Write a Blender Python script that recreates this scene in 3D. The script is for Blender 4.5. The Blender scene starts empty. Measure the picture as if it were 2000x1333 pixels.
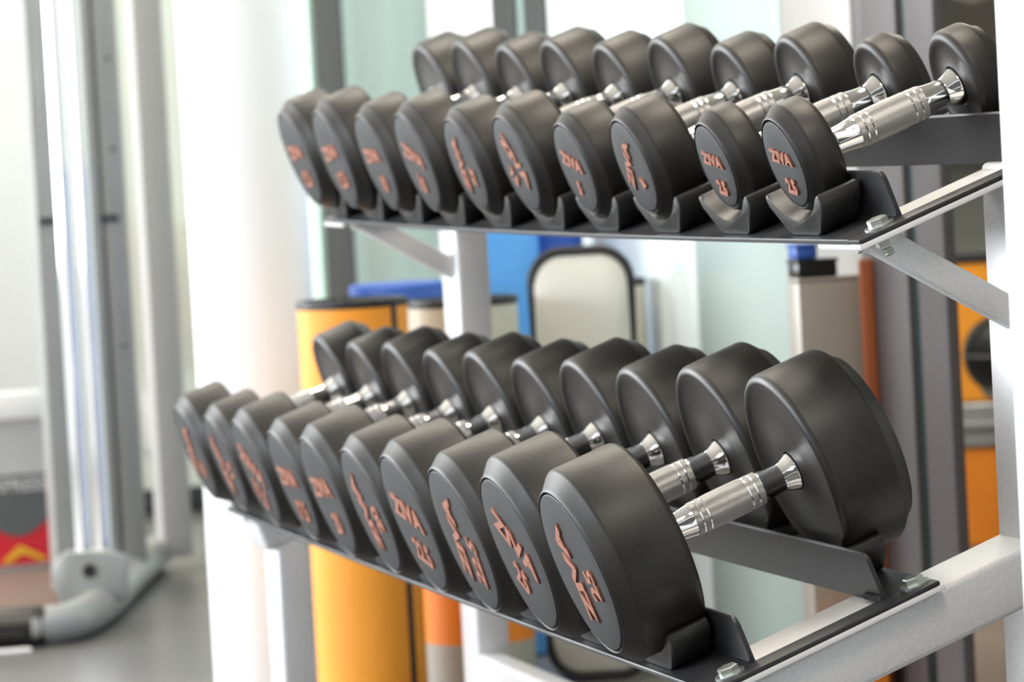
import bpy, bmesh, math, random
from mathutils import Vector, Matrix
random.seed(7)
C = bpy.context.scene.collection
PI = math.pi

# ------------------------------------------------------------------ camera
CAM = Vector((3.2645, -1.0613, 0.8506))
YAW, PITCH, ROLL, LENS = 0.2705, 0.0542, -0.0547, 8.002 * 18.0
fw = Vector((-math.cos(YAW) * math.cos(PITCH), math.sin(YAW) * math.cos(PITCH), -math.sin(PITCH)))
rt0 = Vector((math.sin(YAW), math.cos(YAW), 0.0)); up0 = rt0.cross(fw)
rt = rt0 * math.cos(ROLL) + up0 * math.sin(ROLL); up = up0 * math.cos(ROLL) - rt0 * math.sin(ROLL)
cd = bpy.data.cameras.new('camera'); cam = bpy.data.objects.new('camera', cd); C.objects.link(cam)
cam.matrix_world = Matrix(((rt.x, up.x, -fw.x, CAM.x), (rt.y, up.y, -fw.y, CAM.y), (rt.z, up.z, -fw.z, CAM.z), (0, 0, 0, 1)))
cd.sensor_width = 36.0; cd.lens = LENS
cd.clip_start = 0.1; cd.clip_end = 100
cd.dof.use_dof = True; cd.dof.focus_distance = 3.45; cd.dof.aperture_fstop = 10.0
bpy.context.scene.camera = cam

# ------------------------------------------------------------------ world, lights, exposure
w = bpy.data.worlds.new('daylight'); bpy.context.scene.world = w; w.use_nodes = True
bg = w.node_tree.nodes['Background']; bg.inputs[0].default_value = (0.93, 0.97, 1.0, 1); bg.inputs[1].default_value = 1.25
def area(name, loc, aim, sx, sy, power, col):
    l = bpy.data.lights.new(name, 'AREA'); l.shape = 'RECTANGLE'; l.size = sx; l.size_y = sy; l.energy = power; l.color = col
    o = bpy.data.objects.new(name, l); C.objects.link(o); o.location = loc
    o.rotation_euler = (Vector(aim) - Vector(loc)).to_track_quat('-Z', 'Y').to_euler(); return o
area('window_daylight', (-5.2, -2.9, 1.6), (-2.0, 0.3, 0.6), 2.4, 2.2, 210, (0.93, 0.97, 1.0))
area('window_daylight', (-1.6, -3.25, 1.10), (-1.5, 0.2, 0.8), 2.2, 1.0, 75, (0.90, 0.95, 1.0))
area('ceiling_lamp_light', (-0.6, 0.2, 2.6), (-0.6, 0.2, 0), 0.9, 0.5, 22, (1.0, 0.9, 0.76))
area('ceiling_lamp_light', (-2.6, 0.2, 2.6), (-2.6, 0.2, 0), 0.9, 0.5, 22, (1.0, 0.9, 0.76))
area('ceiling_lamp_light', (-4.6, 0.0, 2.6), (-4.6, 0.0, 0), 0.9, 0.5, 22, (1.0, 0.9, 0.76))
area('ceiling_lamp_light', (1.4, -0.4, 2.6), (1.4, -0.4, 0), 0.9, 0.5, 22, (1.0, 0.9, 0.76))
area('back_room_fill_light', (-3.4, 1.65, 2.6), (-3.6, 1.75, 0), 0.9, 0.5, 85, (1.0, 0.93, 0.82))  # unseen fill light, added to brighten the dark zone beyond the door opening
vs = bpy.context.scene.view_settings
vs.view_transform = 'Standard'; vs.look = 'None'; vs.gamma = 1.0; vs.use_curve_mapping = False
vs.exposure = 0.18

# ------------------------------------------------------------------ materials
def mat(name, col, rough=0.5, metal=0.0, spec=0.5, noise=0.0, nscale=30, bump=0.0, bscale=300, stretch=None, coat=0.0, col2=None, rvar=0.0):
    m = bpy.data.materials.new(name); m.use_nodes = True
    nt = m.node_tree; b = nt.nodes['Principled BSDF']
    b.inputs['Base Color'].default_value = (*col, 1); b.inputs['Roughness'].default_value = rough
    b.inputs['Metallic'].default_value = metal; b.inputs['Specular IOR Level'].default_value = spec
    b.inputs['Coat Weight'].default_value = coat
    tc = nt.nodes.new('ShaderNodeTexCoord'); mp = nt.nodes.new('ShaderNodeMapping'); nt.links.new(tc.outputs['Object'], mp.inputs[0])
    if stretch: mp.inputs['Scale'].default_value = stretch
    if noise or rvar:
        n = nt.nodes.new('ShaderNodeTexNoise'); n.inputs['Scale'].default_value = nscale; n.inputs['Detail'].default_value = 5
        nt.links.new(mp.outputs[0], n.inputs['Vector'])
        if noise:
            r = nt.nodes.new('ShaderNodeValToRGB'); r.color_ramp.elements[0].position = 0.3; r.color_ramp.elements[1].position = 0.7
            a = [max(0, c * (1 - noise)) for c in col]; bb = col2 or [min(1, c * (1 + noise)) for c in col]
            r.color_ramp.elements[0].color = (*a, 1); r.color_ramp.elements[1].color = (*bb, 1)
            nt.links.new(n.outputs['Fac'], r.inputs[0]); nt.links.new(r.outputs[0], b.inputs['Base Color'])
        if rvar:
            mr = nt.nodes.new('ShaderNodeMapRange'); mr.inputs[3].default_value = rough - rvar; mr.inputs[4].default_value = rough + rvar
            nt.links.new(n.outputs['Fac'], mr.inputs[0]); nt.links.new(mr.outputs[0], b.inputs['Roughness'])
    if bump:
        n2 = nt.nodes.new('ShaderNodeTexNoise'); n2.inputs['Scale'].default_value = bscale; n2.inputs['Detail'].default_value = 2
        nt.links.new(mp.outputs[0], n2.inputs['Vector'])
        bp = nt.nodes.new('ShaderNodeBump'); bp.inputs['Strength'].default_value = bump; bp.inputs['Distance'].default_value = 0.001
        nt.links.new(n2.outputs['Fac'], bp.inputs['Height']); nt.links.new(bp.outputs[0], b.inputs['Normal'])
    return m
RUBBER = mat('black_rubber', (0.017, 0.017, 0.018), 0.44, spec=0.5, noise=0.35, nscale=18, col2=(0.030, 0.025, 0.021), bump=0.12, bscale=900, rvar=0.06)
CAPMAT = mat('rubber_cap', (0.016, 0.017, 0.019), 0.55, spec=0.45, bump=0.25, bscale=1600)
LETTER = mat('copper_lettering', (0.40, 0.150, 0.095), 0.5, noise=0.12, nscale=200)
CHROME = mat('chrome', (0.86, 0.85, 0.84), 0.07, 1.0)
ANGLE = mat('black_powder_coat', (0.028, 0.028, 0.031), 0.42, spec=0.45, noise=0.2, nscale=60, bump=0.15, bscale=1500)
SADDLE = mat('saddle_rubber', (0.030, 0.029, 0.029), 0.42, spec=0.5, noise=0.5, nscale=35, bump=0.1, bscale=500, rvar=0.08)
SILVER = mat('silver_paint', (0.72, 0.72, 0.735), 0.36, 0.15, noise=0.06, nscale=300, bump=0.1, bscale=1500)
WHITEP = mat('white_paint', (0.86, 0.86, 0.86), 0.35)
ZINC = mat('zinc_bolt', (0.70, 0.74, 0.70), 0.28, 0.85)
def knurl():
    m = bpy.data.materials.new('knurled_chrome'); m.use_nodes = True; nt = m.node_tree; b = nt.nodes['Principled BSDF']
    b.inputs['Base Color'].default_value = (0.52, 0.51, 0.50, 1); b.inputs['Metallic'].default_value = 1; b.inputs['Roughness'].default_value = 0.30
    tc = nt.nodes.new('ShaderNodeTexCoord'); sp = nt.nodes.new('ShaderNodeSeparateXYZ'); nt.links.new(tc.outputs['Object'], sp.inputs[0])
    def M(op, a, bb):
        n = nt.nodes.new('ShaderNodeMath'); n.operation = op
        for i, v in enumerate((a, bb)):
            if v is None: continue
            if isinstance(v, (int, float)): n.inputs[i].default_value = v
            else: nt.links.new(v, n.inputs[i])
        return n.outputs[0]
    at = M('ARCTAN2', sp.outputs['X'], sp.outputs['Z'])
    arc = M('MULTIPLY', at, 60.0); yy = M('MULTIPLY', sp.outputs['Y'], 3900.0)
    s1 = M('SINE', M('ADD', arc, yy), None); s2 = M('SINE', M('SUBTRACT', arc, yy), None)
    h = M('ADD', s1, s2)
    bp = nt.nodes.new('ShaderNodeBump'); bp.inputs['Strength'].default_value = 0.45; bp.inputs['Distance'].default_value = 0.0006
    nt.links.new(h, bp.inputs['Height']); nt.links.new(bp.outputs[0], b.inputs['Normal'])
    return m
KNURL = knurl()
ORANGE = mat('orange_foam', (0.98, 0.37, 0.030), 0.5, noise=0.05, nscale=8)
ORANGE_D = mat('deep_orange_foam', (0.90, 0.27, 0.02), 0.55, noise=0.05, nscale=8)
PIPING = mat('black_piping', (0.012, 0.012, 0.014), 0.5)
BLUE = mat('sky_blue_foam', (0.10, 0.38, 0.85), 0.5, noise=0.05, nscale=8)
ROYAL = mat('royal_blue_foam', (0.035, 0.115, 0.48), 0.5, noise=0.05, nscale=8)
CREAM = mat('cream_vinyl', (0.60, 0.57, 0.47), 0.4, noise=0.04, nscale=6)
GREYV = mat('grey_vinyl', (0.42, 0.42, 0.37), 0.45, noise=0.04, nscale=6)
WALLW = mat('white_wall', (0.80, 0.80, 0.78), 0.6, noise=0.02, nscale=3)
WALLG = mat('pale_green_wall', (0.66, 0.69, 0.62), 0.55, noise=0.03, nscale=3)
COLUMN = mat('column_paint', (0.84, 0.87, 0.90), 0.5, noise=0.01, nscale=3)
FLOORM = mat('grey_vinyl_floor', (0.135, 0.13, 0.122), 0.32, noise=0.18, nscale=1.6, rvar=0.06)
CEILM = mat('ceiling_paint', (0.62, 0.57, 0.50), 0.8)
GLASS_W = mat('frosted_white_glass', (0.86, 0.92, 0.90), 0.22, spec=0.4)
GLASS_G = mat('frosted_green_glass', (0.47, 0.57, 0.54), 0.3, spec=0.25)
GLASS_D = mat('sea_green_glass', (0.25, 0.335, 0.305), 0.3, spec=0.18)
GLASS_E = mat('green_glass_edge', (0.60, 0.80, 0.70), 0.15)
BEIGE = mat('beige_laminate', (0.36, 0.33, 0.29), 0.35, noise=0.08, nscale=4)
BEIGE_L = mat('pale_beige_laminate', (0.42, 0.405, 0.385), 0.4)
MULLION = mat('dark_anodised_aluminium', (0.045, 0.045, 0.045), 0.5, 0.0, 0.18, noise=0.1, nscale=20, stretch=(1, 1, 0.05))
BRUSHED = mat('brushed_steel', (0.13, 0.118, 0.12), 0.5, 0.1, 0.22, noise=0.06, nscale=60, stretch=(8, 8, 0.2))
GASKET = mat('dark_green_gasket', (0.012, 0.03, 0.032), 0.3)
DARKW = mat('dark_brown_panel', (0.035, 0.024, 0.022), 0.5)
GREYD = mat('dark_grey_wall', (0.07, 0.068, 0.066), 0.6)
GREYW = mat('grey_panel', (0.30, 0.31, 0.31), 0.5)
MACH = mat('machine_silver', (0.33, 0.33, 0.315), 0.38, 0.25, noise=0.05, nscale=10)
RED = mat('red_print', (0.62, 0.015, 0.03), 0.45)
YELLOW = mat('yellow_print', (0.75, 0.40, 0.02), 0.45)
CHAR = mat('charcoal_print', (0.10, 0.105, 0.11), 0.45)
LGREY = mat('light_grey_print', (0.50, 0.50, 0.50), 0.5)
BLACKR = mat('black_end_cap', (0.012, 0.012, 0.012), 0.3)
MARK = mat('brown_mat', (0.17, 0.10, 0.075), 0.6)

# ------------------------------------------------------------------ mesh helpers
def obj(name, bm, m, parent=None, smooth=True, angle=35):
    me = bpy.data.meshes.new(name)
    bmesh.ops.recalc_face_normals(bm, faces=bm.faces[:])
    bm.to_mesh(me); bm.free()
    if m: me.materials.append(m)
    if smooth:
        me.shade_smooth()
        me.set_sharp_from_angle(angle=math.radians(angle))
    o = bpy.data.objects.new(name, me); C.objects.link(o)
    if parent: o.parent = parent
    return o
def tag(o, label=None, cat=None, group=None, kind=None):
    if label: o['label'] = label
    if cat: o['category'] = cat
    if group: o['group'] = group
    if kind: o['kind'] = kind
    return o
def empty(name, loc=(0, 0, 0), rot=(0, 0, 0)):
    o = bpy.data.objects.new(name, None); C.objects.link(o); o.location = loc; o.rotation_euler = rot
    o.empty_display_size = 0.05; return o
def bevel(bm, r, seg=2, edges=None):
    if r > 0: bmesh.ops.bevel(bm, geom=(edges or bm.edges[:]), offset=r, segments=seg, profile=0.5, affect='EDGES', clamp_overlap=True)
def box(x0, x1, y0, y1, z0, z1, r=0.0, seg=2):
    bm = bmesh.new(); bmesh.ops.create_cube(bm, size=1)
    for v in bm.verts: v.co = Vector((x0 + (v.co.x + .5) * (x1 - x0), y0 + (v.co.y + .5) * (y1 - y0), z0 + (v.co.z + .5) * (z1 - z0)))
    bevel(bm, r, seg); return bm
def lathe(prof, axis='Y', n=64, close=True):
    """prof: list of (radius, position along the axis)"""
    bm = bmesh.new(); rings = []
    for r, a in prof:
        if r < 1e-6:
            p = (0, a, 0) if axis == 'Y' else (0, 0, a); rings.append([bm.verts.new(p)]); continue
        ring = []
        for k in range(n):
            t = 2 * PI * k / n
            p = (r * math.cos(t), a, r * math.sin(t)) if axis == 'Y' else (r * math.cos(t), r * math.sin(t), a)
            ring.append(bm.verts.new(p))
        rings.append(ring)
    for A, B in zip(rings[:-1], rings[1:]):
        for k in range(n):
            k2 = (k + 1) % n
            if len(A) == 1 and len(B) == 1: continue
            if len(A) == 1: bm.faces.new((A[0], B[k], B[k2]))
            elif len(B) == 1: bm.faces.new((A[k], B[0], A[k2]))
            else: bm.faces.new((A[k], B[k], B[k2], A[k2]))
    return bm
def prism(pts, place, d0, d1):
    """extrude outline pts (a,b) from depth d0 to d1 ; place(a,b,d)->xyz"""
    bm = bmesh.new()
    A = [bm.verts.new(place(a, b, d0)) for a, b in pts]; B = [bm.verts.new(place(a, b, d1)) for a, b in pts]
    n = len(pts)
    bm.faces.new(A); bm.faces.new(B[::-1])
    for k in range(n): bm.faces.new((A[k], B[k], B[(k + 1) % n], A[(k + 1) % n]))
    return bm
def tube(path, r, n=20, caps=True):
    bm = bmesh.new(); rings = []; P = [Vector(p) for p in path]
    for i, p in enumerate(P):
        t = (P[min(i + 1, len(P) - 1)] - P[max(i - 1, 0)]).normalized()
        a = t.cross(Vector((0, 0, 1)));  a = a.normalized() if a.length > 1e-4 else Vector((1, 0, 0)); b = t.cross(a).normalized()
        rr = r[i] if isinstance(r, (list, tuple)) else r
        rings.append([bm.verts.new(p + a * rr * math.cos(2 * PI * k / n) + b * rr * math.sin(2 * PI * k / n)) for k in range(n)])
    for A, B in zip(rings[:-1], rings[1:]):
        for k in range(n): bm.faces.new((A[k], A[(k + 1) % n], B[(k + 1) % n], B[k]))
    if caps: bm.faces.new(rings[0]); bm.faces.new(rings[-1][::-1])
    return bm
def smooth_path(pts, n=6):
    P = [Vector(p) for p in pts]; P = [P[0] * 2 - P[1]] + P + [P[-1] * 2 - P[-2]]; out = []
    for i in range(1, len(P) - 2):
        for k in range(n):
            t = k / n; a, b, c, d = P[i - 1], P[i], P[i + 1], P[i + 2]
            out.append(0.5 * ((2 * b) + (c - a) * t + (2 * a - 5 * b + 4 * c - d) * t * t + (3 * b - a - 3 * c + d) * t ** 3))
    out.append(P[-2]); return out
def shift(bm, v):
    bmesh.ops.translate(bm, verts=bm.verts[:], vec=Vector(v)); return bm
def join(*bms):
    out = bmesh.new()
    for b in bms:
        me = bpy.data.meshes.new('tmp'); b.to_mesh(me); b.free(); out.from_mesh(me); bpy.data.meshes.remove(me)
    return out
def text_bm(s, size, depth, sx=1.0, bold=0.0, rot=0.0, off=(0, 0)):
    cu = bpy.data.curves.new('t', 'FONT'); cu.body = s; cu.size = size; cu.align_x = 'CENTER'; cu.align_y = 'CENTER'
    cu.extrude = depth; cu.offset = bold; cu.resolution_u = 3; cu.space_character = 0.98
    o = bpy.data.objects.new('t', cu); C.objects.link(o); dg = bpy.context.evaluated_depsgraph_get()
    me = bpy.data.meshes.new_from_object(o.evaluated_get(dg)); bm = bmesh.new(); bm.from_mesh(me)
    bpy.data.objects.remove(o); bpy.data.curves.remove(cu); bpy.data.meshes.remove(me)
    M = Matrix.Rotation(rot, 4, 'Z') @ Matrix.Translation((off[0], off[1], 0)) @ Matrix.Diagonal((sx, 1, 1, 1))
    bm.transform(M); return bm

# ------------------------------------------------------------------ setting
tag(obj('floor', box(-6.4, 3.2, -3.4, 2.6, -0.05, 0), FLOORM, smooth=False), kind='structure')
tag(obj('ceiling', box(-6.4, 3.2, -3.4, 2.6, 2.7, 2.8), CEILM, smooth=False), kind='structure')
tag(obj('wall_right', box(3.9, 4.0, -3.4, 2.6, 0, 2.7), GREYD, smooth=False), kind='structure')
tag(obj('wall_left', box(-6.0, -5.9, -0.9, 2.6, 0, 2.7), WALLG, smooth=False), kind='structure')
tag(obj('baseboard_left', box(-5.9, -5.885, 0.2, 0.85, 0, 0.055, 0.004), MULLION), kind='structure')
tag(obj('trim_1', box(-5.9, -5.86, 0.50, 0.53, 0.06, 2.69, 0.004), GREYW), kind='structure')
# white partition behind the machine
tag(obj('wall_front', box(-5.88, -5.72, -0.88, 0.352, 0.001, 2.69, 0.01), WALLW), kind='structure')
# glazed wall behind the rack
YW = 0.85
def pane(name, x0, x1, m, y0=YW, y1=YW + 0.02, z0=0.005, z1=2.69): return tag(obj(name, box(x0, x1, y0, y1, z0, z1, 0.002), m), kind='structure')
pane('window_1', -5.895, -5.115, GLASS_W)
pane('window_2', -5.11, -5.03, GLASS_E, YW - 0.012, YW + 0.012)
pane('trim_2', -5.02, -4.78, MULLION, YW - 0.003, YW + 0.02)
pane('window_3', -4.775, -4.10, GLASS_D)
pane('window_4', -4.095, -3.64, WALLW)
pane('trim_3', -3.635, -3.49, MULLION, YW - 0.003, YW + 0.02)
pane('window_5', -3.485, -3.44, GLASS_D)
pane('trim_4', -3.435, -3.305, MULLION, YW - 0.003, YW + 0.02)
pane('window_6', -3.30, -2.58, GLASS_W)
pane('window_7', -2.575, -2.145, GLASS_G)
pane('window_8', -2.14, -1.865, BEIGE_L)
# brushed steel door stiles beside the opening
pane('trim_5', -1.86, -1.815, BRUSHED, YW - 0.002, YW + 0.02)
pane('trim_6', -1.81, -1.690, BRUSHED, YW - 0.004, YW + 0.012)
pane('trim_7', -1.688, -1.655, GASKET, YW + 0.002, YW + 0.01)
pane('trim_8', -1.653, -1.558, BRUSHED, YW - 0.004, YW + 0.012)
tag(obj('wall_back', box(-5.9, 3.0, 2.5, 2.6, 0, 2.69), GREYW, smooth=False), kind='structure')
tag(obj('trim_9', box(-5.89, -3.2, 2.40, 2.49, 0.68, 2.6, 0.01), DARKW), kind='structure')

# round white column behind the left end of the rack
tag(obj('column', shift(lathe([(0, 0.001), (0.0925, 0.001), (0.0925, 2.698), (0, 2.698)], 'Z', 72), (-2.893, 0.238, 0)), COLUMN), 'round white painted column behind the left end of the dumbbell rack', None, None, 'structure')
# white post at the right edge
pp = obj('trim_10', box(-0.09, 0.09, 0.0, 0.18, 0.001, 2.698, 0.012, 3), COLUMN); pp.location = (0.479, 0.0995, 0)
pp.rotation_euler = (0, 0, -YAW); tag(pp, kind='structure')

# ------------------------------------------------------------------ dumbbells
TH = 0.3492
Vd = Vector((0, math.cos(TH), math.sin(TH))); Nd = Vector((0, -math.sin(TH), math.cos(TH)))
ORG = {'b': Vector((0, 0, 0.36)), 't': Vector((0, 0.153, 0.36 + 0.3716))}
SAG = {'b': 0.003, 't': 0.0047}
HL = 1.0
def sag(s, x): return -SAG[s] * (1 - min(1.0, ((x + HL) / HL) ** 2))
def P(s, x, v, n): return ORG[s] + Vector((x, 0, sag(s, x))) + Vd * v + Nd * n
G2 = 0.0685            # half distance between the heads
VC = 0.1195            # dumbbell centre along the tilted shelf
T0 = 0.0145            # bottom of a saddle's hollow above the angle iron
#        radius, thickness, cap radius, lettering length
SPEC = {'25': (0.0925, 0.0772, 0.0750, 0.093), '22.5': (0.0875, 0.0765, 0.0735, 0.093), '20': (0.0835, 0.074, 0.0695, 0.088), '17.5': (0.0800, 0.071, 0.066, 0.085),
        '15': (0.0760, 0.068, 0.062, 0.080), '12.5': (0.0770, 0.064, 0.062, 0.072), '10': (0.0715, 0.060, 0.058, 0.068), '7.5': (0.0660, 0.056, 0.053, 0.068),
        '5': (0.0585, 0.0510, 0.0470, 0.056), '4': (0.0590, 0.0512, 0.0470, 0.056), '2.5': (0.0520, 0.0376, 0.0402, 0.047)}
def head_profile(R, T, rc):
    # a = distance outward from the inner (handle side) face
    f = 0.0075
    pr = [(0.010, 0.004), (0.0185, 0.0035), (0.0195, 0.0012), (R * 0.45, 0.0022), (R - f - 0.006, 0.0030), (R - f - 0.003, 0.0012)]
    for k in range(7):
        t = k / 6 * PI / 2; pr.append((R - f + f * math.sin(t), f - f * math.cos(t)))
    ca = 0.0145 if R > 0.07 else 0.0115
    pr += [(R, 0.35 * T), (R, T - ca - 0.0025), (R - 0.0005, T - ca - 0.0008), (R - 0.0018, T - ca + 0.0012)]
    pr += [(rc + 0.0046, T - 0.0034), (rc + 0.0036, T - 0.0010), (rc + 0.0024, T - 0.0004), (rc + 0.0015, T - 0.0014), (rc + 0.0011, T - 0.0050), (0, T - 0.0050)]
    return pr
def cap_profile(T, rc): return [(rc, T - 0.0049), (rc, T - 0.0012), (rc - 0.0005, T - 0.0003), (rc - 0.0014, T), (rc * 0.5, T + 0.0002), (0, T + 0.0002)]
def mirror_y(prof, sgn): return [(r, sgn * (G2 + a)) for r, a in prof]
MESH = {}
def dumbbell_meshes(wt):
    if wt in MESH: return MESH[wt]
    R, T, rc, ll = SPEC[wt]; d = {}
    for s in (-1, 1):
        d['head', s] = obj('head', lathe(mirror_y(head_profile(R, T, rc), s), 'Y', 80), RUBBER, angle=50).data
        d['cap', s] = obj('end_cap', lathe(mirror_y(cap_profile(T, rc), s), 'Y', 72), CAPMAT, angle=50).data
    MESH[wt] = d; return d
def handle_bm():
    half = [(0.0125, 0.0575), (0.0126, 0.0520), (0.0131, 0.0450), (0.0140, 0.0385), (0.0147, 0.0345), (0.0147, 0.0338)]
    pr = half + [(r, -a) for r, a in half[::-1]]
    return lathe(pr, 'Y', 48)
def grip_bm():
    pr = [(0.0146, 0.0342)]; ys = [0.0340, 0.0290, 0.0286, 0.0270, 0.0266, 0.0222, 0.0218, 0.0202, 0.0198, 0.012, 0.0]
    rs = [0.0152, 0.0154, 0.0150, 0.0150, 0.0155, 0.0156, 0.0152, 0.0152, 0.0157, 0.0159, 0.0160]
    pr += list(zip(rs, ys)) + [(r, -y) for r, y in list(zip(rs, ys))[-2::-1]] + [(0.0146, -0.0342)]
    return lathe(pr, 'Y', 64)
def ring_bm(y): return lathe([(0.01515, y - 0.0009), (0.0154, y - 0.0006), (0.0154, y + 0.0006), (0.01515, y + 0.0009)], 'Y', 48)
def collar_bm(s):
    pr = [(0.0100, 0.0685), (0.0174, 0.0700), (0.0178, 0.0690), (0.0174, 0.0678), (0.0160, 0.0650), (0.0142, 0.0610), (0.0130, 0.0580), (0.0124, 0.0555)]
    return lathe([(r, s * a) for r, a in pr], 'Y', 48)
HANDLE = obj('handle', handle_bm(), CHROME, angle=60).data
GRIP = obj('grip', grip_bm(), KNURL, angle=25).data
RINGS = [obj('grip_ring', ring_bm(y), CHROME).data for y in (-0.0278, -0.0210, 0.0210, 0.0278)]
COLLAR = {s: obj('collar', collar_bm(s), CHROME, angle=60).data for s in (-1, 1)}
for wt in SPEC: dumbbell_meshes(wt)
for o in list(C.objects):            # the template objects above only served to make mesh data
    if o.type == 'MESH' and o.name.split('.')[0] in ('head', 'end_cap', 'handle', 'grip', 'grip_ring', 'collar'): bpy.data.objects.remove(o)
def child(name, me, parent, z=0.0):
    o = bpy.data.objects.new(name, me); C.objects.link(o); o.parent = parent; o.location = (0, 0, z); return o
def dumbbell(shelf, x, wt, ang, label, nadd=0.0):
    R, T, rc, ll = SPEC[wt]
    root = empty('dumbbell', P(shelf, x, VC, T0 + nadd), (TH, 0, 0))
    tag(root, label, 'dumbbell', 'rubber dumbbells on the upper shelf' if shelf == 't' else 'rubber dumbbells on the lower shelf')
    d = MESH[wt]
    child('handle', HANDLE, root, R); child('grip', GRIP, root, R)
    for rg in RINGS: child('grip_ring', rg, root, R)
    for s in (-1, 1):
        child('collar', COLLAR[s], root, R)
        h = child('head', d['head', s], root, R); child('end_cap', d['cap', s], h)
        if s == -1:
            k = ll / 2.43
            a = math.radians(ang)
            z = text_bm('ZIVA', k, 0.0014, 1.0, 0.045 * k, 0.0); z.transform(Matrix.Rotation(a, 4, 'Z') @ Matrix.Translation((0, 0.13 * ll, 0)) @ Matrix.Diagonal((1.10, 0.80, 1, 1)))
            nsz = 0.033 if R > 0.079 else (0.028 if R > 0.07 else 0.0185)
            nb = text_bm(wt, nsz, 0.0014, 0.95, 0.0011, a, ((-0.12 if ang > 50 else (0.06 if abs(ang) < 12 else 0.0)) * ll, -0.10 * ll - 0.45 * nsz - 0.0085))
            bm = join(z, nb); bm.transform(Matrix.Rotation(PI / 2, 4, 'X')); shift(bm, (0, -(G2 + T + 0.0007), 0))
            obj('lettering', bm, LETTER, h, smooth=False)['label'] = 'raised copper coloured lettering with the weight'
    return root
XB = [-0.1615, -0.3604, -0.5678, -0.7662, -0.9666, -1.1685, -1.3619, -1.5668, -1.7680, -1.9628]
XT = [-0.1484, -0.3398, -0.5465, -0.7476, -0.9430, -1.1518, -1.3486, -1.5467, -1.7420, -1.9416]
WB = ['25', '25', '22.5', '22.5', '20', '20', '17.5', '17.5', '15', '15']
WT = ['2.5', '2.5', '4', '5', '7.5', '7.5', '10', '10', '12.5', '12.5']
AB = [95, -34, 72, -11, 98, 3, 0, -27, 95, 60]
AT = [-8, -9, 58, -14, -56, 76, -16, 0, 4, 2]
ordn = ['', 'second', 'third', 'fourth', 'fifth', 'sixth', 'seventh', 'eighth', 'ninth']
def lab(shelf, i, wt, a):
    lev = 'lower' if shelf == 'b' else 'upper'
    pos = 'rightmost' if i == 0 else ('leftmost' if i == 9 else ordn[i] + ' from the right')
    turn = 'upright lettering' if abs(a) < 25 else ('lettering turned sideways' if abs(a) > 50 else 'tilted lettering')
    return f'black dumbbell marked {wt}, {turn}, {pos} on the {lev} shelf'
for i in range(10):
    dumbbell('b', XB[i], WB[i], AB[i], lab('b', i, WB[i], AB[i]))
    dumbbell('t', XT[i], WT[i], AT[i], lab('t', i, WT[i], AT[i]))

# ------------------------------------------------------------------ rack
rack = empty('dumbbell_rack', (0, 0, 0))
tag(rack, 'two tier silver dumbbell rack with black angle iron shelves and rubber saddles', 'rack')
XL = -2.015; TF = 0.004
def sweep_x(s, outline, x0, x1, nseg=24):
    """outline in the (v,n) plane swept along x following the slight sag of the loaded shelf; upper corners of the ends are rounded"""
    bm = bmesh.new(); rings = []; top = max(n for v, n in outline)
    xs = [x0, x0 + .0008, x0 + .0035, x0 + .009] + [x0 + .009 + (x1 - x0 - .018) * k / nseg for k in range(1, nseg)] + [x1 - .009, x1 - .0035, x1 - .0008, x1]
    for x in xs:
        e = min(x - x0, x1 - x); cut = 0.009 - math.sqrt(max(0, 0.009 ** 2 - (0.009 - min(e, 0.009)) ** 2))
        rings.append([bm.verts.new(P(s, x, v, n - (cut if n > 0.5 * top else 0))) for v, n in outline])
    m = len(outline)
    for A, B in zip(rings[:-1], rings[1:]):
        for k in range(m): bm.faces.new((A[k], A[(k + 1) % m], B[(k + 1) % m], B[k]))
    bm.faces.new(rings[0]); bm.faces.new(rings[-1][::-1])
    return bm
def Lfront(va, vb, h):   # flange va..vb, upright at vb
    t = TF; r = 0.005
    return [(va, -t), (vb, -t), (vb, h - 0.0015), (vb - 0.0012, h), (vb - t + 0.0012, h), (vb - t, h - 0.0015), (vb - t, r), (vb - t - r * 0.3, r * 0.3), (vb - t - r, 0.0), (va + 0.001, 0.0), (va, -0.001)]
def Lrear(va, vb, h):    # upright at va, flange to vb
    t = TF; r = 0.005
    return [(vb, -t), (va, -t), (va, h - 0.0015), (va + 0.0012, h), (va + t - 0.0012, h), (va + t, h - 0.0015), (va + t, r), (va + t + r * 0.3, r * 0.3), (va + t + r, 0.0), (vb - 0.001, 0.0), (vb, -0.001)]
HUP = 0.0432
def boxP(s, x0, x1, v0, v1, n0, n1, r=0.0, seg=2):
    bm = bmesh.new(); bmesh.ops.create_cube(bm, size=1)
    bm2 = bm
    for v in bm2.verts: v.co = Vector((x0 + (v.co.x + .5) * (x1 - x0), v0 + (v.co.y + .5) * (v1 - v0), n0 + (v.co.z + .5) * (n1 - n0)))
    bevel(bm2, r, seg)
    for v in bm2.verts: v.co = P(s, v.co.x, v.co.y, v.co.z)
    return bm2
def hexbolt(s, x, v, n, h=0.008, r=0.0095, washer=True):
    bms = []
    b = lathe([(0, 0), (r, 0), (r, h - 0.001), (r - 0.0015, h), (0, h)], 'Z', 6); bms.append(b)
    if washer: bms.append(lathe([(0, 0), (0.0135, 0), (0.0135, 0.0016), (0, 0.0016)], 'Z', 28))
    bm = join(*bms); o = P(s, x, v, n)
    bm.transform(Matrix.Translation(o) @ Matrix.Rotation(TH, 4, 'X')); return bm
def thread(s, x, v, n0, n1, r=0.0045):
    pr = [(0, n0)]; k = 0; n = n0
    while n > n1: pr.append((r if k % 2 == 0 else r * 0.8, n)); n -= 0.0013; k += 1
    pr.append((0, n1)); bm = lathe(pr, 'Z', 14); bm.transform(Matrix.Translation(P(s, x, v, 0)) @ Matrix.Rotation(TH, 4, 'X')); return bm
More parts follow.
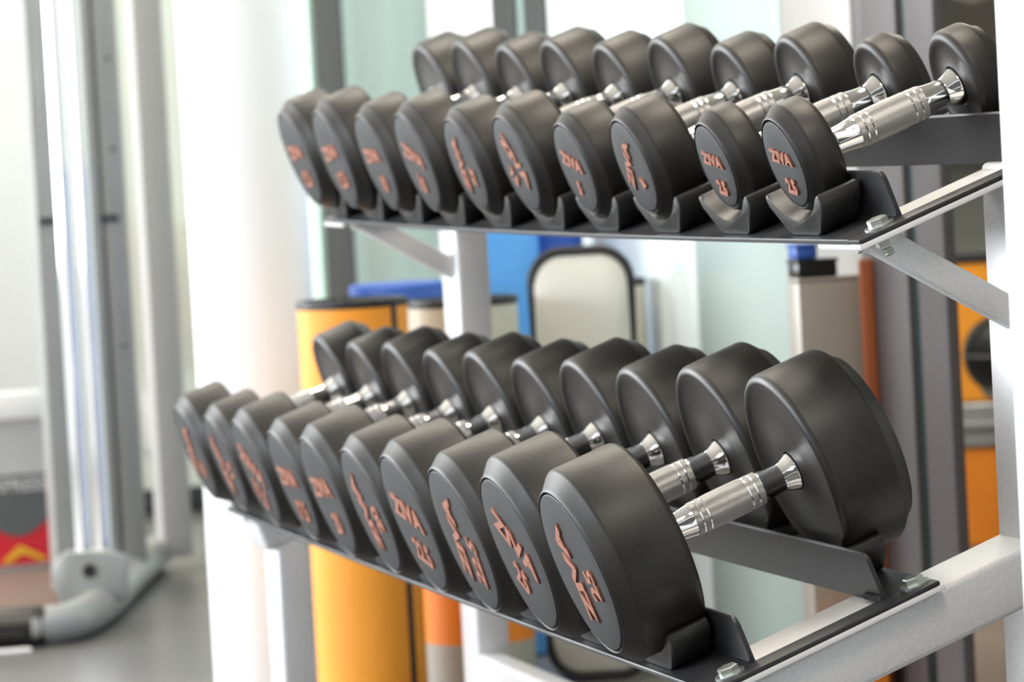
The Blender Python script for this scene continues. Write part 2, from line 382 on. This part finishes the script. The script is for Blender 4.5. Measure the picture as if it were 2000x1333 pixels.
def nut(s, x, v, n0, r=0.0095, h=0.008):
    bm = lathe([(0, n0 - h), (r - 0.001, n0 - h), (r, n0 - h + 0.001), (r, n0), (0, n0)], 'Z', 6)
    bm.transform(Matrix.Translation(P(s, x, v, 0)) @ Matrix.Rotation(TH, 4, 'X')); return bm
# saddle: outline in x-n, extruded along v
def saddle_outline():
    R = 0.0932; pts = []; hw = 0.060
    a0 = math.asin(hw / R); N = 22
    for k in range(N + 1):
        a = -a0 + 2 * a0 * k / N; pts.append((R * math.sin(a), T0 - 0.0003 + R - R * math.cos(a)))
    top = pts[-1][1]
    right = [(0.0625, top + 0.0022), (0.0660, top + 0.0030), (0.0695, top + 0.0016), (0.0708, top - 0.0025), (0.0690, top - 0.010), (0.0400, 0.004), (0.036, 0.0012), (0.031, 0.0003)]
    left = [(-x, n) for x, n in right[::-1]]
    return pts + right + left
def saddle_bm(v0, v1):
    out = saddle_outline()
    bm = prism(out, lambda a, b, d: (a, d, b), v0, v1)
    ed = [e for e in bm.edges if abs(e.verts[0].co.y - e.verts[1].co.y) < 1e-6]
    bevel(bm, 0.0022, 2, ed); return bm
sF = obj('saddle', saddle_bm(0.007, 0.0465), SADDLE, angle=40); sR = obj('saddle', saddle_bm(0.186, 0.2225), SADDLE, angle=40)
first = {id(sF): True, id(sR): True}
for s, xs in (('b', XB), ('t', XT)):
    for x in xs:
        for src in (sF, sR):
            if first[id(src)]: o = src; first[id(src)] = False
            else: o = src.copy(); C.objects.link(o)
            o.parent = rack; o.location = P(s, x, 0, 0); o.rotation_euler = (TH, 0, 0)
for s in ('b', 't'):
    obj('shelf_angle', sweep_x(s, Lfront(0.0, 0.0545, HUP), XL + 0.03, -0.028), ANGLE, rack, angle=30)
    obj('shelf_angle', sweep_x(s, Lrear(0.1795, 0.2245, HUP), XL + 0.03, -0.028), ANGLE, rack, angle=30)
    for x0, x1 in ((-0.030, 0.0), (XL, XL + 0.030)):
        obj('end_bar', boxP(s, x0, x1, 0.0, 0.2245, -TF, 0.0, 0.0012), ANGLE, rack)
    for x0, x1 in ((-0.105, 0.0), (XL, XL + 0.105)):
        obj('mounting_plate', boxP(s, x0, x1, -0.001, 0.2245 if s == 't' else 0.228, -TF - 0.0056, -TF - 0.0004, 0.0012), WHITEP, rack)
    for x in (-0.035, XL + 0.035):
        for v in (0.030, 0.205):
            vv = v if s == 't' else (0.028 if v < .1 else 0.210)
            xx = x + (0.012 if x > -1 else -0.012)
            b = obj('hex_bolt', hexbolt(s, xx, vv, 0.0), ZINC, rack, angle=20)
            obj('bolt_thread', thread(s, xx, vv, -0.0096, -0.027), ZINC, b, angle=20)
            obj('nut', nut(s, xx, vv, -0.0100), ZINC, b, angle=20)
    if s == 't':
        for x in (-0.085,): obj('bolt_thread', thread(s, x, 0.028, -0.0096, -0.024), ZINC, rack, angle=20)
for s in ('b', 't'):
    wb = bmesh.new()
    for k in range(9):
        b0 = bmesh.new(); bmesh.ops.create_icosphere(b0, subdivisions=1, radius=0.0036); shift(b0, P(s, -0.062 + 0.0042 * k, 0.1775 + 0.0008 * (k % 2), 0.0005)); wb = join(wb, b0)
    obj('weld_bead', wb, ANGLE, rack)
# bottom side beams, posts, front legs, struts
def tube_box(x0, x1, y0, y1, z0, z1): return box(x0, x1, y0, y1, z0, z1, 0.006, 3)
for x0, x1 in ((-0.098, -0.016), (XL + 0.016, XL + 0.098)):
    obj('side_beam', boxP('b', x0 - .002, x1 + .002, 0.012, 0.338, -TF - 0.0560, -TF - 0.0058, 0.006, 3), SILVER, rack)
    obj('rear_post', tube_box(x0, x1, 0.306, 0.351, 0.001, ORG['t'].z + 0.058), SILVER, rack)
    obj('front_leg', tube_box(x0, x1, 0.044, 0.089, 0.001, 0.328), SILVER, rack)
    obj('foot_bar', tube_box(x0 - .003, x1 + .003, -0.05, 0.45, 0.0005, 0.045), SILVER, rack)
    xm = (x0 + x1) / 2 + 0.012
    a = P('t', xm, 0.030, -0.012); b = Vector((xm, 0.315, ORG['t'].z - 0.078))
    d = (b - a).normalized(); e = Vector((1, 0, 0)); u = d.cross(e).normalized(); hw = 0.0125
    bm = bmesh.new(); ring = []
    for q in (a - d * 0.004, b): ring.append([bm.verts.new(q + e * hw * i + u * hw * j) for i, j in ((-1, -1), (1, -1), (1, 1), (-1, 1))])
    for k in range(4): bm.faces.new((ring[0][k], ring[0][(k + 1) % 4], ring[1][(k + 1) % 4], ring[1][k]))
    bm.faces.new(ring[0]); bm.faces.new(ring[1][::-1]); bevel(bm, 0.003, 2)
    obj('diagonal_strut', bm, SILVER, rack)
obj('rear_crossbar', tube_box(XL + 0.098, -0.098, 0.305, 0.340, 0.10, 0.15), SILVER, rack)

# ------------------------------------------------------------------ mats and rolls behind the rack
def mat_roll(name, x, y, r, h, m, label, cat='mat', z0=0.001, rim=True, seam=None, group=None, bands=None, topm=None):
    root = empty(name, (x, y, z0)); tag(root, label, cat, group)
    hh = h - 0.008 if rim else h
    if bands:
        for za, zb, bn, bmt in bands: obj(bn, lathe([(0, za), (r, za), (r, zb), (0, zb)], 'Z', 48), bmt, root)
    else: obj('roll_body', lathe([(0, 0), (r - 0.003, 0), (r, 0.004), (r, hh - 0.003), (r - 0.003, hh), (0, hh)], 'Z', 56), m, root)
    if rim:
        obj('rim_piping', lathe([(r - 0.006, hh - 0.003), (r + 0.0012, hh - 0.003), (r + 0.0022, hh + 0.003), (r + 0.0005, hh + 0.008), (r - 0.006, hh + 0.008), (r - 0.006, hh - 0.003)], 'Z', 56), PIPING, root)
        # rolled layers seen from above
        sp = []
        for k in range(120):
            t = k / 119; a = t * 4.2 * 2 * PI; rr = 0.008 + (r - 0.014) * t; sp.append((rr * math.cos(a), rr * math.sin(a)))
        bm = bmesh.new(); w2 = 0.004; rows = []
        for k, (px_, py_) in enumerate(sp):
            L = math.hypot(px_, py_) or 1; nx, ny = px_ / L, py_ / L
            rows.append([bm.verts.new((px_ - nx * w2, py_ - ny * w2, hh + 0.001)), bm.verts.new((px_ - nx * w2, py_ - ny * w2, hh + 0.006)), bm.verts.new((px_ + nx * w2, py_ + ny * w2, hh + 0.006)), bm.verts.new((px_ + nx * w2, py_ + ny * w2, hh + 0.001))])
        for A, B in zip(rows[:-1], rows[1:]):
            for k in range(3): bm.faces.new((A[k], A[k + 1], B[k + 1], B[k]))
        obj('rolled_edge', bm, topm or PIPING, root)
    if seam is not None:
        a = seam; bm = box(-0.0045, 0.0045, -0.003, 0.003, 0.002, hh, 0.001)
        bm.transform(Matrix.Rotation(a + PI / 2, 4, 'Z')); shift(bm, (r * math.cos(a), r * math.sin(a), 0)); obj('seam_piping', bm, PIPING, root)
    return root
vdir = math.atan2(-0.267, 0.962)
mat_roll('exercise_mat_roll', -2.477, 0.295, 0.0795, 0.603, ORANGE, 'bright orange rolled mat with black edging beside the white column', seam=vdir + 0.86, group='rolled mats')
mat_roll('exercise_mat_roll', -2.897, 0.467, 0.074, 0.605, ROYAL, 'royal blue rolled mat standing behind the bright orange roll', rim=False, group='rolled mats')
mat_roll('exercise_mat_roll', -2.579, 0.486, 0.081, 0.590, CREAM, 'cream and orange banded roll with a black rim behind the left rear post', group='rolled mats',
         bands=[(0.0, 0.083, 'grey_band', GREYV), (0.083, 0.30, 'orange_band', ORANGE_D), (0.30, 0.582, 'cream_band', CREAM)])
mat_roll('exercise_mat_roll', -3.012, 0.653, 0.076, 0.80, BLUE, 'tall sky blue rolled mat behind the left rear post', rim=False, group='rolled mats')
mat_roll('exercise_mat_roll', -3.09, 0.775, 0.052, 0.80, ROYAL, 'slim dark blue rolled mat behind the tall grey cushion', rim=False, group='rolled mats')
mat_roll('exercise_mat_roll', -2.790, 0.790, 0.043, 0.594, CREAM, 'slim cream roll with black rim to the right of the grey cushion', group='rolled mats')
# tall grey cushion with black piping
def cushion(name, loc, rotz, wd, ht, th, m, label):
    root = empty(name, loc, (0, 0, rotz)); tag(root, label, 'cushion')
    rc = 0.046; pts = []
    for cx, cz, a0 in ((wd / 2 - rc, ht - rc, 0), (-wd / 2 + rc, ht - rc, 90), (-wd / 2 + rc, rc, 180), (wd / 2 - rc, rc, 270)):
        for k in range(9):
            a = math.radians(a0 + 90 * k / 8); pts.append((cx + rc * math.cos(a), cz + rc * math.sin(a)))
    bm = bmesh.new(); rings = []
    cz0 = ht / 2
    for sc, d in ((1, th / 2), (1, -th / 2), (0.93, -th / 2 - 0.010), (0.75, -th / 2 - 0.018), (0.4, -th / 2 - 0.023)):
        rings.append([bm.verts.new((x * sc, d, cz0 + (z - cz0) * sc)) for x, z in pts])
    n = len(pts)
    for A, B in zip(rings[:-1], rings[1:]):
        for k in range(n): bm.faces.new((A[k], A[(k + 1) % n], B[(k + 1) % n], B[k]))
    bm.faces.new(rings[0]); bm.faces.new(rings[-1][::-1])
    obj('cushion_body', bm, m, root, angle=50)
    path = [(x * 1.0, -th / 2 - 0.001, z) for x, z in pts]; path = path + [path[0], path[1]]
    obj('edge_piping', tube(path, 0.0075, 10, False), PIPING, root)
    return root
cushion('cushion', (-2.640, 0.690, 0.008), math.radians(70), 0.148, 0.640, 0.055, mat('cushion_vinyl', (0.64, 0.63, 0.57), 0.4, noise=0.04, nscale=6), 'tall grey cushion with rounded corners and black piping leaning by the glass wall')

# beige cabinet with a blue and a black box on top
cab = empty('cabinet', (-1.93, 0.80, 0.001)); tag(cab, 'low beige cabinet beside the brushed steel door frame', 'cabinet')
obj('cabinet_body', box(0.045, 0.09, -0.050, 0.040, 0, 0.612, 0.002), BEIGE, cab); obj('cabinet_top', box(0.045, 0.09, -0.050, 0.040, 0.613, 0.618, 0.001), BEIGE, cab)
def lidbox(name, x, y, z, sx, sy, sz, m, label, cat):
    r = empty(name, (x, y, z)); tag(r, label, cat)
    obj('box_body', box(-sx / 2, sx / 2, -sy / 2, sy / 2, 0, sz * 0.8, 0.003), m, r); obj('box_lid', box(-sx / 2 - 0.002, sx / 2 + 0.002, -sy / 2 - 0.002, sy / 2 + 0.002, sz * 0.8, sz, 0.003), m, r); return r
lidbox('storage_box', -1.8625, 0.779, 0.6195, 0.042, 0.056, 0.024, BLACKR, 'flat black box lying on the beige cabinet', 'box')
lidbox('storage_box', -1.8625, 0.766, 0.6440, 0.036, 0.030, 0.020, ROYAL, 'small blue box on top of the flat black box', 'box')
lidbox('foam_block', -1.79, 0.785, 0.001, 0.05, 0.075, 0.165, ORANGE_D, 'orange foam block on the floor in front of the beige cabinet', 'block')

tag(obj('reflection_board', box(-1.822, -1.812, 0.828, 0.846, 0.001, 0.640, .002), mat('rust_orange_reflection', (0.36, 0.10, 0.035), 0.5)), 'narrow rust orange board standing in for a reflection between the cabinet and the steel door frame', 'board')  # orange reflection beside the door frame, put in as a coloured board
lamp = empty('pendant_lamp', (-4.19, 1.975, 1.075)); tag(lamp, 'pale round pendant lamp at the top right corner of the view', 'lamp')
obj('lamp_shade', lathe([(0.02, 0.06), (0.045, 0.045), (0.06, 0.0), (0.045, -0.035), (0.0, -0.05)], 'Z', 32), WHITEP, lamp)
obj('lamp_cord', lathe([(0, 0.06), (.003, 0.06), (.003, 1.62), (0, 1.62)], 'Z', 10), PIPING, lamp)
# things seen through the opening on the right
mat_roll('foam_roller', -3.96, 1.85, 0.085, 0.185, ORANGE_D, 'short orange roller standing on the floor beyond the door opening', 'roller', rim=False)
def disc(name, x, y, z, r, h, m, label, cat):
    root = empty(name, (x, y, z)); tag(root, label, cat)
    obj('disc_body', lathe([(0, 0), (r - .006, 0), (r, .006), (r, h - .006), (r - .006, h), (0, h)], 'Z', 48), m, root)
    obj('disc_ring', lathe([(r - .002, h * .42), (r + .003, h * .45), (r + .003, h * .55), (r - .002, h * .58)], 'Z', 48), GREYW, root); return root
disc('step_disc', -3.96, 1.85, 0.187, 0.088, 0.085, GREYW, 'grey round step stacked between the two orange rollers', 'step')
mat_roll('foam_roller', -3.96, 1.85, 0.085, 0.272, ORANGE, 'orange roller with a black rim at the top of the stack beyond the door', 'roller', z0=0.273)
ball = empty('medicine_ball', (-3.70, 1.80, 0.0)); tag(ball, 'black medicine ball on a stand in front of the orange rollers', 'ball')
bb = bmesh.new(); bmesh.ops.create_uvsphere(bb, u_segments=40, v_segments=24, radius=0.075); shift(bb, (0, 0, 0.372)); obj('ball_body', bb, BLACKR, ball)
obj('ball_seam', shift(lathe([(0.0752, -0.003), (0.0765, 0), (0.0752, 0.003)], 'Z', 40), (0, 0, 0.372)), CHAR, ball)
obj('stand', lathe([(0, 0.001), (0.05, 0.001), (0.05, 0.008), (0.012, 0.014), (0.012, 0.285), (0.04, 0.298), (0.045, 0.312), (0, 0.300)], 'Z', 32), GREYW, ball)

# ------------------------------------------------------------------ cable machine at the left
mc = empty('cable_machine', (-4.3, 0.25, 0.0)); tag(mc, 'silver cable machine with chrome guide rods standing at the left', 'exercise machine')
def M_(bm): return shift(bm, (4.3, -0.25, 0))
obj('guide_rod', M_(shift(lathe([(0, .10), (.0165, .10), (.0165, 2.3), (0, 2.3)], 'Z', 28), (-3.975, 0.134, 0))), CHROME, mc)
obj('guide_rod', M_(shift(lathe([(0, .10), (.0135, .10), (.0135, 2.3), (0, 2.3)], 'Z', 28), (-4.02, 0.178, 0))), CHROME, mc)
u1 = obj('upright', M_(box(-4.24, -4.16, 0.112, 0.150, 0.03, 2.3, .004)), MACH, mc)
obj('stop_collar', M_(box(-4.245, -4.150, 0.117, 0.155, 0.704, 0.716, .002)), BLACKR, u1)
u2 = obj('upright', M_(box(-4.45, -4.33, 0.226, 0.262, 0.03, 2.3, .006)), MACH, mc)
u3 = obj('upright', M_(box(-4.45, -4.33, 0.266, 0.312, 0.03, 2.3, .006)), MACH, mc)
obj('stop_collar', M_(box(-4.455, -4.322, 0.262, 0.294, 0.700, 0.711, .002)), BLACKR, u3)
for zz in (0.83, 0.46, 1.0): obj('upright_hole', M_(box(-4.331, -4.328, 0.287, 0.294, zz, zz + .008, .001)), BLACKR, u3)
u4 = obj('upright', M_(box(-4.70, -4.62, 0.395, 0.455, 0.03, 2.3, .006)), BEIGE_L, mc)
fp = smooth_path([(-3.646, -0.05, .034), (-3.638, -0.01, .034), (-3.68, 0.06, .034), (-3.89, 0.146, .034), (-4.25, 0.255, .034), (-4.70, 0.395, .034)], 8)
obj('foot_tube', M_(tube(fp, 0.033, 24)), MACH, mc)
obj('foot_cap', M_(tube(smooth_path([(-3.662, -0.335, .034), (-3.648, -0.18, .034), (-3.640, -0.03, .034), (-3.643, -0.008, .034)], 6), [0.036] * 17 + [0.034, 0.030], 24)), BLACKR, mc)
pts = [(-.058, 0), (.060, 0), (.062, .078), (.03, .092), (-.03, .092)] + [(-.03 + .045 * math.cos(math.radians(a)) * .9 - .0, .05 + .045 * math.sin(math.radians(a))) for a in (110, 135, 160, 180)]
bm = prism(pts, lambda a, b, d: (d, a, b + .04), -0.02, 0.02); bevel(bm, .004, 2); bm.transform(Matrix.Rotation(math.radians(-14), 4, 'Z')); shift(bm, (-3.87, 0.128, 0))
br = obj('pivot_bracket', M_(bm), MACH, mc)
bm = lathe([(0, -.004), (.012, -.004), (.012, .004), (0, .004)], 'Z', 24); bm.transform(Matrix.Rotation(PI / 2, 4, 'Y')); bm.transform(Matrix.Rotation(math.radians(-14), 4, 'Z')); shift(bm, (-3.849, 0.119, 0.098)); obj('bolt_hole', M_(bm), BLACKR, br)
# printed box in a grey frame behind the machine
pc = empty('printed_panel', (-4.93, 0.16, 0.0)); tag(pc, 'red and charcoal printed panel in a grey frame behind the cable machine', 'panel')
def Q(y, z, d): return (-0.0 + d, y, z)
pr_ = lambda pts, d0, d1: prism(pts, lambda a, b, d: (d, a, b), d0, d1)
obj('panel_back', pr_([(-.22, .008), (.075, .008), (.075, .30), (-.22, .30)], -0.02, 0.0), RED, pc, smooth=False)
obj('panel_top', pr_([(-.22, .185), (.075, .185), (.075, .30), (-.22, .30)], 0.0, 0.0015), LGREY, pc, smooth=False)
sh = [(-.075, .19), (.075, .19), (.075, .115)] + [(.072 - .0 - .147 * t + 0.0, .115 - .05 * math.sin(PI * t) ** 0.8) for t in (.15, .3, .45, .6, .75, .9)] + [(-.075, .115)]
obj('shield_print', pr_(sh, 0.0015, 0.003), CHAR, pc, smooth=False)
obj('chevron_print', pr_([(-.035, .018), (.0, .048), (.05, .020), (.05, .010), (.005, .030), (-.03, .010)], 0.0, 0.003), YELLOW, pc, smooth=False)
bm = text_bm('XPRESS', .036, .001, 1.0, .001); bm.transform(Matrix.Rotation(PI / 2, 4, 'X')); bm.transform(Matrix.Rotation(PI / 2, 4, 'Z')); shift(bm, (0.004, 0.005, 0.168)); obj('panel_lettering', bm, LGREY, pc, smooth=False)
obj('panel_frame', box(-.03, .02, .078, .105, 0, .36, .004), MACH, pc); obj('panel_frame', box(-.03, .02, -.24, .077, -0.0, .007, .001), MACH, pc)
obj('top_rail', box(-.03, .03, -.24, .105, .305, .357, .005), WHITEP, pc)
tag(obj('floor_mat', box(-4.70, -4.15, -0.45, 0.20, 0.001, 0.008, .002), MARK), 'flat brown mat on the floor in front of the printed panel', 'mat')
tag(obj('floor_strip', box(-3.585, -3.555, -0.40, -0.035, 0.001, 0.006, .001), WHITEP), 'short white strip lying on the floor under the black foot cap', 'strip')
tag(obj('foam_pole', shift(lathe([(0, 0.33), (.018, 0.33), (.02, .335), (.02, .655), (.018, .66), (0, .66)], 'Z', 24), (-5.84, 0.665, 0)), ORANGE), 'slim orange pole hanging on the far pale wall beside the column', 'pole')
tag(obj('sun_patch_plate', box(-5.899, -5.885, 0.60, 0.64, 0.145, 0.275, .003), WHITEP), 'small white plate imitating a sun patch low on the far pale wall', 'plate')  # patch of sunlight on the wall, put in as a white plate
